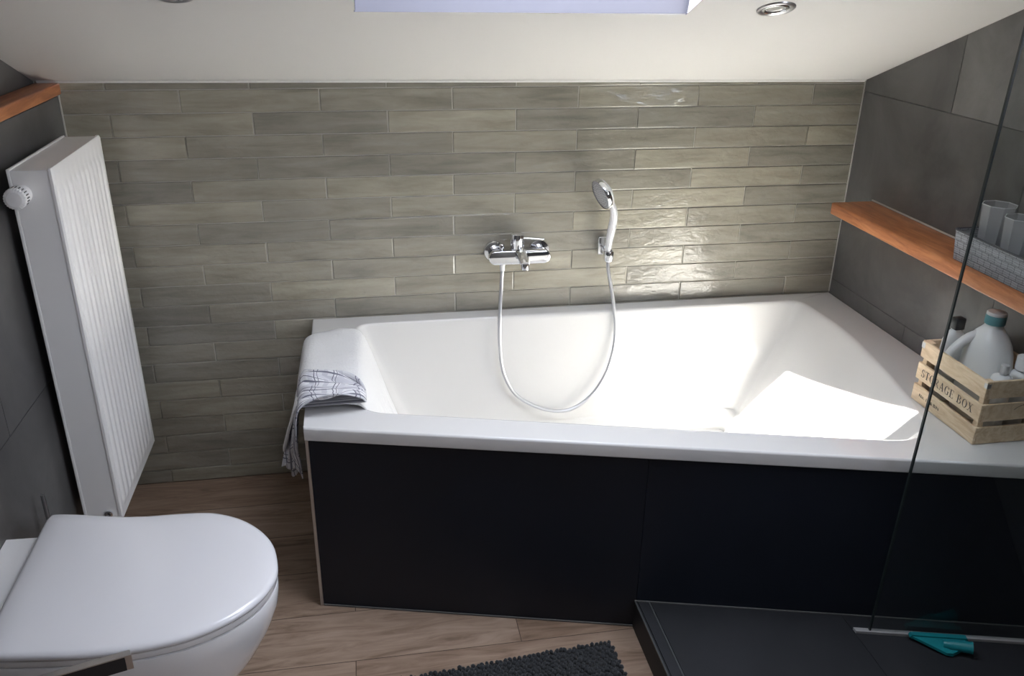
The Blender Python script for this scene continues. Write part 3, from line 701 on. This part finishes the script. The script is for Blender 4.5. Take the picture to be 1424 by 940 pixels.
M_plaid = mat('plaid_cloth', (.7, .7, .7), .9)
tcp = N(M_plaid, 'ShaderNodeTexCoord'); sx = N(M_plaid, 'ShaderNodeSeparateXYZ')
npl = N(M_plaid, 'ShaderNodeTexNoise'); npl.inputs['Scale'].default_value = 5; npl.inputs['Detail'].default_value = 1; L(M_plaid, tcp.outputs['UV'], npl.inputs['Vector'])
vs1 = N(M_plaid, 'ShaderNodeVectorMath', operation='SCALE'); vs1.inputs[3].default_value = .10; L(M_plaid, npl.outputs['Color'], vs1.inputs[0])
va1 = N(M_plaid, 'ShaderNodeVectorMath', operation='ADD'); L(M_plaid, tcp.outputs['UV'], va1.inputs[0]); L(M_plaid, vs1.outputs[0], va1.inputs[1]); L(M_plaid, va1.outputs[0], sx.inputs[0])
def lines(axis, freq, wdt, ph=0):
    a = N(M_plaid, 'ShaderNodeMath', operation='MULTIPLY'); a.inputs[1].default_value = freq; L(M_plaid, sx.outputs[axis], a.inputs[0])
    b = N(M_plaid, 'ShaderNodeMath', operation='ADD'); b.inputs[1].default_value = ph; L(M_plaid, a.outputs[0], b.inputs[0])
    c = N(M_plaid, 'ShaderNodeMath', operation='FRACT'); L(M_plaid, b.outputs[0], c.inputs[0])
    d = N(M_plaid, 'ShaderNodeMath', operation='LESS_THAN'); d.inputs[1].default_value = wdt; L(M_plaid, c.outputs[0], d.inputs[0]); return d.outputs[0]
def mx_(a, b):
    m_ = N(M_plaid, 'ShaderNodeMath', operation='MAXIMUM'); L(M_plaid, a, m_.inputs[0]); L(M_plaid, b, m_.inputs[1]); return m_.outputs[0]
dark = mx_(mx_(lines('X', 5.0, .10), lines('X', 5.0, .05, .25)), mx_(lines('Y', 7.0, .05), lines('Y', 7.0, .035, .16)))
grey = mx_(lines('X', 4, .34, .0), lines('Y', 9, .3, .0))
cA = mix(M_plaid, grey, (.70, .70, .72), (.56, .56, .60)); setcol(M_plaid, mix(M_plaid, dark, cA, (.16, .16, .20)))
bump(M_plaid, noise_tex(M_plaid, coords(M_plaid), 300, 2), .2, .002)
PPp = catmull([(.824, 0, .596), (.808, 0, .616), (.775, 0, .6235), (.72, 0, .6245), (.672, 0, .621), (.650, 0, .608), (.640, 0, .582), (.634, 0, .54), (.628, 0, .49), (.624, 0, .44), (.622, 0, .400)], 6)
PPp = [(p.x, p.z) for p in PPp]
def plaid_fn(a, s):
    yb = -.455 - .165*max(0, (.45-s)/.45)**.9 - .03*s; yf = -.705 + .035*max(0, (.5-s)/.5) + .050*max(0, (s-.5)/.5)
    if s > .55: yb -= .10*(s-.55)/.45
    y = yb*(1-a)+yf*a
    p = polyl(PPp, s); x, z = p.x, p.y; out = max(0, (s-.48)/.52); top = max(0, 1-out*2.2)
    x -= out*(.011*math.sin(a*14+s*4)+.008*math.sin(a*29+1+s*6)) + .030*out*(1-a)
    if z < .600: x = min(x, .648)
    ridge = max(0, math.sin((a*7.0-s*5.5)+2.2))
    z += top*(.016*ridge**2 + .006*abs(math.sin(a*15+s*9)) + .003) + out*(.018*math.sin(a*9+.5) + .012*math.sin(a*23))
    y += (.014*math.sin(s*9+a*3)*top + .012*math.sin(s*21+a*9)*out)*(1-abs(2*a-1)*.4)
    z += .007*top + .003
    return Vector((x, y, z))
o = cloth('plaid_towel', plaid_fn, 70, 80, M_plaid, .004); tag(o, 'grey and white plaid cloth folded over the tub rim on the plain white towel', 'towel')

# ------------------------------------------------------------------ crate and bottles
CX0, CX1, CY0, CY1, CZ = 2.317, 2.512, -1.079, -.820, ZR+.001
cr_ = thing('wooden_crate', 'small slatted light wood crate lettered STORAGE BOX on the right end of the tub rim', 'crate', ((CX0+CX1)/2, (CY0+CY1)/2, CZ))
hs_ = .0475; gp = .0165; T = .007
for i in range(3):
    z0 = CZ+i*(hs_+gp)
    bm = bmesh.new(); box(bm, CX0, CX0+T, CY0, CY1, z0, z0+hs_, .0012, 1); obj('long_slat', bm, M_crate, cr_)
    bm = bmesh.new(); box(bm, CX1-T, CX1, CY0, CY1, z0, z0+hs_, .0012, 1); obj('long_slat', bm, M_crate, cr_)
    bm = bmesh.new(); box(bm, CX0+T, CX1-T, CY0, CY0+T, z0, z0+hs_, .0012, 1); obj('end_slat', bm, M_crate, cr_)
    bm = bmesh.new(); box(bm, CX0+T, CX1-T, CY1-T, CY1, z0, z0+hs_, .0012, 1); obj('end_slat', bm, M_crate, cr_)
for (x, y) in ((CX0+T, CY0+T), (CX1-T-.016, CY0+T), (CX0+T, CY1-T-.016), (CX1-T-.016, CY1-T-.016)):
    bm = bmesh.new(); box(bm, x, x+.016, y, y+.016, CZ+.001, CZ+3*hs_+2*gp-.002); obj('corner_post', bm, M_crate, cr_)
bm = bmesh.new(); box(bm, CX0+T, CX1-T, CY0+T, CY1-T, CZ+.002, CZ+.008); obj('base_board', bm, M_crate, cr_)
bm = bmesh.new()
for (x, y) in ((CX0-.0008, CY0-.0008),):
    box(bm, x, x+.012, y, y+.010, CZ+.158, CZ+.1705)
obj('corner_staple', bm, M_steel, cr_); bm = bmesh.new()
box(bm, CX0-.0008, CX0+.010, CY1-.012, CY1+.0008, CZ+.155, CZ+.1705)
obj('corner_staple', bm, M_steel, cr_)
def text(body, size, y, z, parent, name='lettering', font_scale=1.0, normal='x', x=CX0):
    cu = bpy.data.curves.new(name, 'FONT'); cu.body = body; cu.size = size; cu.extrude = .0003; cu.align_x = 'CENTER'; cu.align_y = 'CENTER'; cu.space_character = 1.08
    t_ = bpy.data.objects.new(name, cu); C.objects.link(t_)
    if normal == 'x': t_.matrix_world = Matrix(((0, 0, -1, x-.0004), (-1, 0, 0, y), (0, 1, 0, z), (0, 0, 0, 1)))
    else: t_.matrix_world = Matrix(((1, 0, 0, x), (0, 0, -1, y), (0, 1, 0, z), (0, 0, 0, 1)))
    dg = bpy.context.evaluated_depsgraph_get(); me = bpy.data.meshes.new_from_object(t_.evaluated_get(dg)); me.transform(t_.matrix_world)
    bpy.data.objects.remove(t_); o = bpy.data.objects.new(name, me); C.objects.link(o); me.materials.clear(); me.materials.append(M_ink)
    if font_scale != 1:
        for v in me.vertices: v.co.y = y+(v.co.y-y)*font_scale
    o.parent = parent; o.matrix_parent_inverse = Matrix.Translation(-parent.location); return o
def lettering(parent, txt, H_, yc, zc_, width):
    bm = bmesh.new(); adv = {'S': .62, 'T': .72, 'O': .82, 'R': .80, 'A': .80, 'G': .82, 'E': .70, ' ': .42, 'B': .76, 'X': .80}
    tot = sum(adv[c] for c in txt); k = width/(tot*H_); cur = 0
    def put(pts):
        vs = [bm.verts.new((CX0-.0005, yc+width/2-(cur+px_)*H_*k, zc_+(pz-.5)*H_)) for px_, pz in pts]
        bm.faces.new(vs)
    def rect(a, b, c, d): put([(a, b), (c, b), (c, d), (a, d)])
    def arc(cx, cz, rx, rz, a0, a1, t0, t1, n=16):
        for i in range(n):
            q = [a0+(a1-a0)*i/n, a0+(a1-a0)*(i+1)/n]; q = [math.radians(v) for v in q]; th = [t0+(t1-t0)*abs(math.cos(v)) for v in q]
            put([(cx+rx*math.cos(q[0]), cz+rz*math.sin(q[0])), (cx+rx*math.cos(q[1]), cz+rz*math.sin(q[1])), (cx+(rx-th[1])*math.cos(q[1]), cz+(rz-th[1]*.7)*math.sin(q[1])), (cx+(rx-th[0])*math.cos(q[0]), cz+(rz-th[0]*.7)*math.sin(q[0]))])
    def diag(a, b, c, d, w_): put([(a-w_/2, b), (a+w_/2, b), (c+w_/2, d), (c-w_/2, d)])
    for ch in txt:
        if ch == 'S':
            arc(.28, .73, .23, .27, 30, 270, .07, .13); arc(.28, .27, .25, .27, 90, -150, .07, .13); rect(.43, .70, .48, .98); rect(.03, .02, .08, .30)
        elif ch == 'T':
            rect(.26, 0, .41, 1); rect(.02, .93, .65, 1); rect(.02, .74, .07, 1); rect(.60, .74, .65, 1); rect(.17, 0, .50, .05)
        elif ch in 'OG':
            if ch == 'O': arc(.38, .5, .35, .51, 0, 360, .06, .15, 28)
            else:
                arc(.38, .5, .35, .51, 42, 318, .06, .15, 24); rect(.50, .04, .64, .42); rect(.44, .40, .74, .45); rect(.60, .70, .65, .98)
        elif ch in 'RB':
            rect(.08, 0, .23, 1); rect(.0, 0, .32, .05); rect(.0, .95, .32, 1)
            if ch == 'R':
                arc(.30, .74, .28, .26, -90, 90, .06, .13); diag(.34, .5, .62, 0, .15); rect(.54, 0, .76, .05); rect(.22, .48, .34, .53)
            else:
                arc(.30, .76, .27, .24, -90, 90, .06, .13); arc(.30, .27, .34, .27, -90, 90, .06, .14); rect(.0, 0, .34, .06); rect(.22, .50, .34, .55)
        elif ch == 'A':
            diag(.12, 0, .37, 1, .06); diag(.60, 0, .37, 1, .15); rect(.20, .30, .52, .36); rect(.0, 0, .24, .05); rect(.46, 0, .76, .05)
        elif ch == 'E':
            rect(.08, 0, .23, 1); rect(0, 0, .58, .06); rect(0, .94, .56, 1); rect(.22, .48, .44, .53); rect(.53, 0, .58, .26); rect(.51, .76, .56, 1); rect(.41, .38, .45, .63)
        elif ch == 'X':
            diag(.60, 0, .16, 1, .15); diag(.14, 0, .60, 1, .06); rect(.0, 0, .26, .05); rect(.44, 0, .76, .05); rect(.02, .95, .30, 1); rect(.48, .95, .72, 1)
        cur += adv[ch]
    return obj('lettering', bm, M_ink, parent)
def serif(parent, txt, size, y, z, **k): return text(txt, size, y, z, parent, **k)
lettering(cr_, 'STORAGE BOX', .0225, (CY0+CY1)/2+.002, CZ+hs_+gp+hs_/2, .212)
serif(cr_, 'No. 11 & BIN', .013, (CY0+CY1)/2+.055, CZ+hs_/2, font_scale=1.1)
# stamped arc on the end slat
bm = bmesh.new(); pts = []
for k in range(24):
    a0 = math.radians(40+k*100/24); a1 = math.radians(40+(k+.55)*100/24); cx, cz, R_ = 2.440, CZ+hs_+gp+.002, .038
    v = [bm.verts.new((cx+math.cos(a)*rr, CY0-.0004, cz+math.sin(a)*rr)) for a, rr in ((a0, R_), (a1, R_), (a1, R_+.003), (a0, R_+.003))]; bm.faces.new(v)
fixn(bm); obj('stamp', bm, M_ink, cr_)

def ell(c, a, b, z, n=40, p=2.0):
    out = []
    for i in range(n):
        t = 2*math.pi*i/n; ct, s_ = math.cos(t), math.sin(t)
        out.append(Vector((c[0]+a*abs(ct)**(2/p)*(1 if ct > 0 else -1), c[1]+b*abs(s_)**(2/p)*(1 if s_ > 0 else -1), z)))
    return out
M_bottle = mat('white_bottle_plastic', (.74, .75, .74), .32)
M_teal = mat('teal_label', (.10, .26, .28), .4); M_greycap = mat('grey_cap', (.52, .52, .52), .35)
BZ = CZ+.009
bt = thing('detergent_bottle', 'large white detergent jug with a handle and teal-banded cap in the wooden crate', 'bottle', (2.43, -.945, BZ))
bc = (2.425, -.935)
bm = bmesh.new(); sp_ = []
for z, a, b, dy in ((0, .046, .060, 0), (.004, .050, .066, 0), (.10, .051, .068, 0), (.15, .050, .067, 0), (.18, .048, .062, .002), (.205, .044, .052, .004), (.225, .036, .040, .006), (.240, .026, .026, .006), (.247, .021, .021, .006), (.255, .020, .020, .006)):
    sp_.append([v for v in ell((bc[0], bc[1]+dy-.0), a, b, BZ+z, 44, 2.5)])
loft(bm, sp_); obj('jug_body', bm, M_bottle, bt, smooth=True, auto=60)
bm = bmesh.new(); tube(bm, catmull([(bc[0]-.015, bc[1]+.020, BZ+.222), (bc[0]-.046, bc[1]+.030, BZ+.205), (bc[0]-.080, bc[1]+.036, BZ+.165), (bc[0]-.084, bc[1]+.036, BZ+.12), (bc[0]-.045, bc[1]+.040, BZ+.09)], 8), .0125, 16); fixn(bm)
obj('handle', bm, M_bottle, bt, smooth=True)
bm = bmesh.new(); lathe(bm, (bc[0], bc[1]+.006, BZ+.254), (0, 0, 1), [(.0245, 0), (.0250, .002), (.0245, .022), (.0235, .024)], 36); fixn(bm); obj('cap_band', bm, M_teal, bt, smooth=True, auto=40)
bm = bmesh.new(); lathe(bm, (bc[0], bc[1]+.006, BZ+.278), (0, 0, 1), [(.0240, 0), (.0240, .005), (.0215, .008), (.004, .0085)], 36); fixn(bm); obj('cap', bm, M_greycap, bt, smooth=True, auto=40)
bm = bmesh.new(); v = [bm.verts.new((bc[0]+x, bc[1]-.0692, BZ+z)) for x, z in ((-.026, .05), (.026, .05), (.026, .13), (-.026, .13))]; bm.faces.new(v); obj('front_label', bm, mat('pale_label', (.60, .61, .63), .5), bt)

b2 = thing('cleaner_bottle', 'white rounded bottle with a black cap behind the large jug in the crate', 'bottle', (2.40, -.855, BZ))
bm = bmesh.new(); loft(bm, [ell((2.385, -.848), a, b, BZ+z, 36, 2.4) for z, a, b in ((0, .030, .018), (.004, .033, .0205), (.14, .033, .0205), (.175, .030, .019), (.195, .022, .016), (.203, .013, .012), (.206, .012, .011))]); obj('bottle_body', bm, M_bottle, b2, smooth=True, auto=60)
bm = bmesh.new(); box(bm, 2.372, 2.400, -.862, -.836, BZ+.2065, BZ+.240, .004, 3); obj('bottle_cap', bm, M_black, b2, smooth=True, auto=40)
def small_bottle(name, label, c, rad_, h, capr, caph, capm, bodym=M_bottle):
    t = thing(name, label, 'bottle', (c[0], c[1], BZ))
    bm = bmesh.new(); lathe(bm, (c[0], c[1], BZ), (0, 0, 1), [(rad_*.92, 0), (rad_, .003), (rad_, h-.014), (rad_*.9, h-.006), (rad_*.5, h), (capr*.8, h+.001), (capr*.8, h+.004)], 32); fixn(bm); obj('bottle_body', bm, bodym, t, smooth=True, auto=50)
    bm = bmesh.new(); lathe(bm, (c[0], c[1], BZ+h+.0045), (0, 0, 1), [(capr, 0), (capr, caph-.002), (capr*.9, caph)], 28); fixn(bm); obj('bottle_cap', bm, capm, t, smooth=True, auto=40)
small_bottle('toiletry_bottle', 'small white bottle with a grey cap at the front of the crate', (2.398, -1.030), .0260, .158, .0105, .022, M_greycap)
small_bottle('toiletry_bottle', 'small bottle with a wide white cap in the crate beside the grey-capped one', (2.462, -1.020), .0270, .160, .0210, .034, M_whplast)

# ------------------------------------------------------------------ basket with cups
M_wick = mat('grey_woven_strips', (.2, .2, .21), .8)
bkx = N(M_wick, 'ShaderNodeTexBrick'); mpw = N(M_wick, 'ShaderNodeMapping'); tcw = N(M_wick, 'ShaderNodeTexCoord'); L(M_wick, tcw.outputs['UV'], mpw.inputs[0]); L(M_wick, mpw.outputs[0], bkx.inputs['Vector'])
bkx.inputs['Scale'].default_value = 1; bkx.inputs['Brick Width'].default_value = .024; bkx.inputs['Row Height'].default_value = .018; bkx.inputs['Mortar Size'].default_value = .0011
bkx.inputs['Color1'].default_value = (.30, .31, .33, 1); bkx.inputs['Color2'].default_value = (.21, .215, .23, 1); bkx.inputs['Mortar'].default_value = (.055, .055, .06, 1)
wv2 = N(M_wick, 'ShaderNodeTexWave'); wv2.bands_direction = 'Y'; wv2.inputs['Scale'].default_value = 55; wv2.inputs['Distortion'].default_value = 4; L(M_wick, tcw.outputs['UV'], wv2.inputs[0])
setcol(M_wick, mix(M_wick, .35, bkx.outputs[0], ramp(M_wick, wv2.outputs[0], [(.2, (.12, .12, .13)), (.7, (.36, .37, .39))]))); bump(M_wick, bkx.outputs['Fac'], -.6, .003)
bsk = thing('woven_basket', 'grey woven rectangular basket on the wooden shelf behind the glass screen', 'basket', (2.45, -.93, .978))
bx0, bx1, by0, by1, bz0, bz1 = 2.388, 2.512, -1.078, -.750, .978, 1.058
def wallq(bm, uvl, ps, uv_):
    fc = bm.faces.new([bm.verts.new(p) for p in ps])
    for lp, q in zip(fc.loops, uv_): lp[uvl].uv = q
bm = bmesh.new(); uvl = bm.loops.layers.uv.new('UVMap')
fl = .006; base = rounded([(bx0+fl, by0+fl), (bx1-fl, by0+fl), (bx1-fl, by1-fl), (bx0+fl, by1-fl)], .012, 4); top = rounded([(bx0, by0), (bx1, by0), (bx1, by1), (bx0, by1)], .012, 4)
def bring(bm, A, B, z0, z1, flip=False):
    u0 = 0; n = len(A)
    for i in range(n):
        j = (i+1) % n; d = (B[j]-B[i]).length
        ps = [(A[i].x, A[i].y, z0), (A[j].x, A[j].y, z0), (B[j].x, B[j].y, z1), (B[i].x, B[i].y, z1)]
        wallq(bm, uvl, ps, [(u0, 0), (u0+d, 0), (u0+d, z1-z0), (u0, z1-z0)]); u0 += d
bring(bm, base, top, bz0, bz1)
cb = Vector(((bx0+bx1)/2, (by0+by1)/2)); ins = lambda Lp: [cb+(p-cb)*.93 + Vector((0, 0)) for p in Lp]
def ins2(Lp, d): return [Vector((p.x-math.copysign(d, p.x-cb.x), p.y-math.copysign(d, p.y-cb.y))) for p in Lp]
bring(bm, ins2(base, .004), ins2(top, .004), bz0+.003, bz1); bring(bm, top, ins2(top, .004), bz1, bz1+.0001)
fc = bm.faces.new([bm.verts.new((p.x, p.y, bz0+.003)) for p in ins2(base, .003)]); fc = bm.faces.new([bm.verts.new((p.x, p.y, bz0)) for p in base])
fixn(bm); obj('basket_body', bm, M_wick, bsk)
bm = bmesh.new(); tube(bm, [Vector((p.x, p.y, bz1)) for p in top+top[:1]], .0028, 8, cap=False); fixn(bm); obj('rim', bm, M_wick, bsk, smooth=True)
def cup(c, h, r0, r1, label):
    t = thing('clear_cup', label, 'cup', (c[0], c[1], bz0+.004), 'clear cups in the basket')
    bm = bmesh.new(); n = 8; rings = []
    for k, rr, z in ((0, r0, 0), (1, r0*1.02, .004), (2, r1*.94, h*.8), (3, r1, h)):
        rings.append([bm.verts.new((c[0]+math.cos(math.pi/8+2*math.pi*i/n)*rr, c[1]+math.sin(math.pi/8+2*math.pi*i/n)*rr, bz0+.005+z)) for i in range(n)])
    for a, b in zip(rings, rings[1:]):
        for i in range(n): bm.faces.new((a[i], a[(i+1) % n], b[(i+1) % n], b[i]))
    bm.faces.new(rings[0]); fixn(bm); obj('cup_wall', bm, M_tumbler, t)
    bm = bmesh.new(); tube(bm, [v for v in [Vector((c[0]+math.cos(math.pi/8+2*math.pi*i/n)*r1, c[1]+math.sin(math.pi/8+2*math.pi*i/n)*r1, bz0+.005+h)) for i in range(n+1)]], .0012, 6, cap=False); fixn(bm); obj('cup_rim', bm, mat('pale_rim', (.45, .45, .46), .3), t)
cup((2.452, -.815), .155, .030, .042, 'clear faceted cup in the basket, the one nearer the back wall')
cup((2.450, -.905), .145, .030, .042, 'clear faceted cup in the basket at the right edge of the photo')

# ------------------------------------------------------------------ squeegee
sq = thing('squeegee', 'turquoise plastic squeegee lying against the chrome rail of the glass screen', 'squeegee', (2.25, -1.21, .09))
M_sq = mat('turquoise_plastic', (.006, .17, .19), .35)
def SQ(a, b, c): # a along rail, b away from the glass, c up
    x = 2.188 + a; d = Vector((1, -.262, 0)).normalized(); n_ = Vector((-.262, -1, 0)).normalized()
    return Vector((2.178, gy(2.178)-.010, .0925)) + d*a*1.15 + n_*b*1.1 + Vector((0, 0, c))
bm = bmesh.new(); prism(bm, [(0, .010), (.004, .018), (.124, .018), (.127, .012), (.124, .006), (.004, .006)], lambda a, c, b: SQ(a, b, c), .000, .012); fixn(bm); obj('blade_holder', bm, M_sq, sq)
bm = bmesh.new(); prism(bm, [(.002, .0005), (.125, .0005), (.125, .005), (.002, .005)], lambda a, c, b: SQ(a, b, c), .004, .007); fixn(bm); obj('rubber_blade', bm, M_black, sq)
bm = bmesh.new()
A = [bm.verts.new(SQ(a, b, c)) for a, b, c in ((.006, .012, .014), (.120, .012, .014), (.108, .040, .016), (.078, .058, .012), (.066, .056, .010))]
B = [bm.verts.new(SQ(a, b, c)) for a, b, c in ((.006, .012, .007), (.120, .012, .007), (.108, .040, .004), (.078, .058, .002), (.066, .056, .002))]
bm.faces.new(A); bm.faces.new(B[::-1])
for i in range(5): bm.faces.new((A[i], A[(i+1) % 5], B[(i+1) % 5], B[i]))
fixn(bm); obj('body', bm, M_sq, sq)
bm = bmesh.new(); pa = SQ(.066, .030, .014); pb = SQ(.122, .046, .022); dq = (pb-pa); lathe(bm, pa, dq, [(.010, 0), (.0135, .02), (.0155, dq.length), (.0125, dq.length), (.0105, .03)], 24, cap=False); fixn(bm); obj('handle_tube', bm, M_sq, sq, smooth=True, auto=40)

# ------------------------------------------------------------------ bath mat
M_rug = mat('charcoal_chenille', (.022, .024, .027), .95, sheen=.2)
bm = bmesh.new(); random.seed(3)
ra = math.atan2(.046, .461)+math.radians(-1.5); ux = Vector((math.cos(ra), math.sin(ra), 0)); uy = Vector((-math.sin(ra), math.cos(ra), 0)); rc = Vector((1.436, -.998, 0))
ico = bmesh.new(); bmesh.ops.create_icosphere(ico, subdivisions=1, radius=1); iv = [v.co.copy() for v in ico.verts]; iF = [[v.index for v in fc.verts] for fc in ico.faces]; ico.free()
for i in range(58):
    for j in range(42):
        a = -i*.0125 - .006 + random.uniform(-.002, .002) - (.006 if j % 2 else 0); b = -j*.0115-.006 + random.uniform(-.002, .002)
        p = rc + ux*a + uy*b + Vector((0, 0, .012+random.uniform(-.002, .003)))
        tl = Matrix.Rotation(random.uniform(0, 6), 3, 'Z') @ Matrix.Rotation(random.uniform(-.5, .5), 3, 'X'); rr = random.uniform(.0062, .0078)
        vs = [bm.verts.new(p + tl @ Vector((c.x*rr, c.y*rr*.85, c.z*rr*1.35))) for c in iv]
        for q in iF: bm.faces.new([vs[k] for k in q]).smooth = True
rug = obj('mat_pile', bm, M_rug); tag(rug, 'charcoal chenille bath mat on the wooden floor in front of the bathtub', 'bath mat'); rug.name = 'bath_mat'
bm = bmesh.new(); v = []
for z in (.002, .010):
    for a, b in ((-.004, -.004), (-.73, -.004), (-.73, -.485), (-.004, -.485)): v.append(bm.verts.new(rc+ux*a+uy*b+Vector((0, 0, z))))
for q in ((0, 1, 2, 3), (7, 6, 5, 4), (0, 4, 5, 1), (1, 5, 6, 2), (2, 6, 7, 3), (3, 7, 4, 0)): bm.faces.new([v[i] for i in q])
fixn(bm); obj('mat_backing', bm, M_rug, rug)
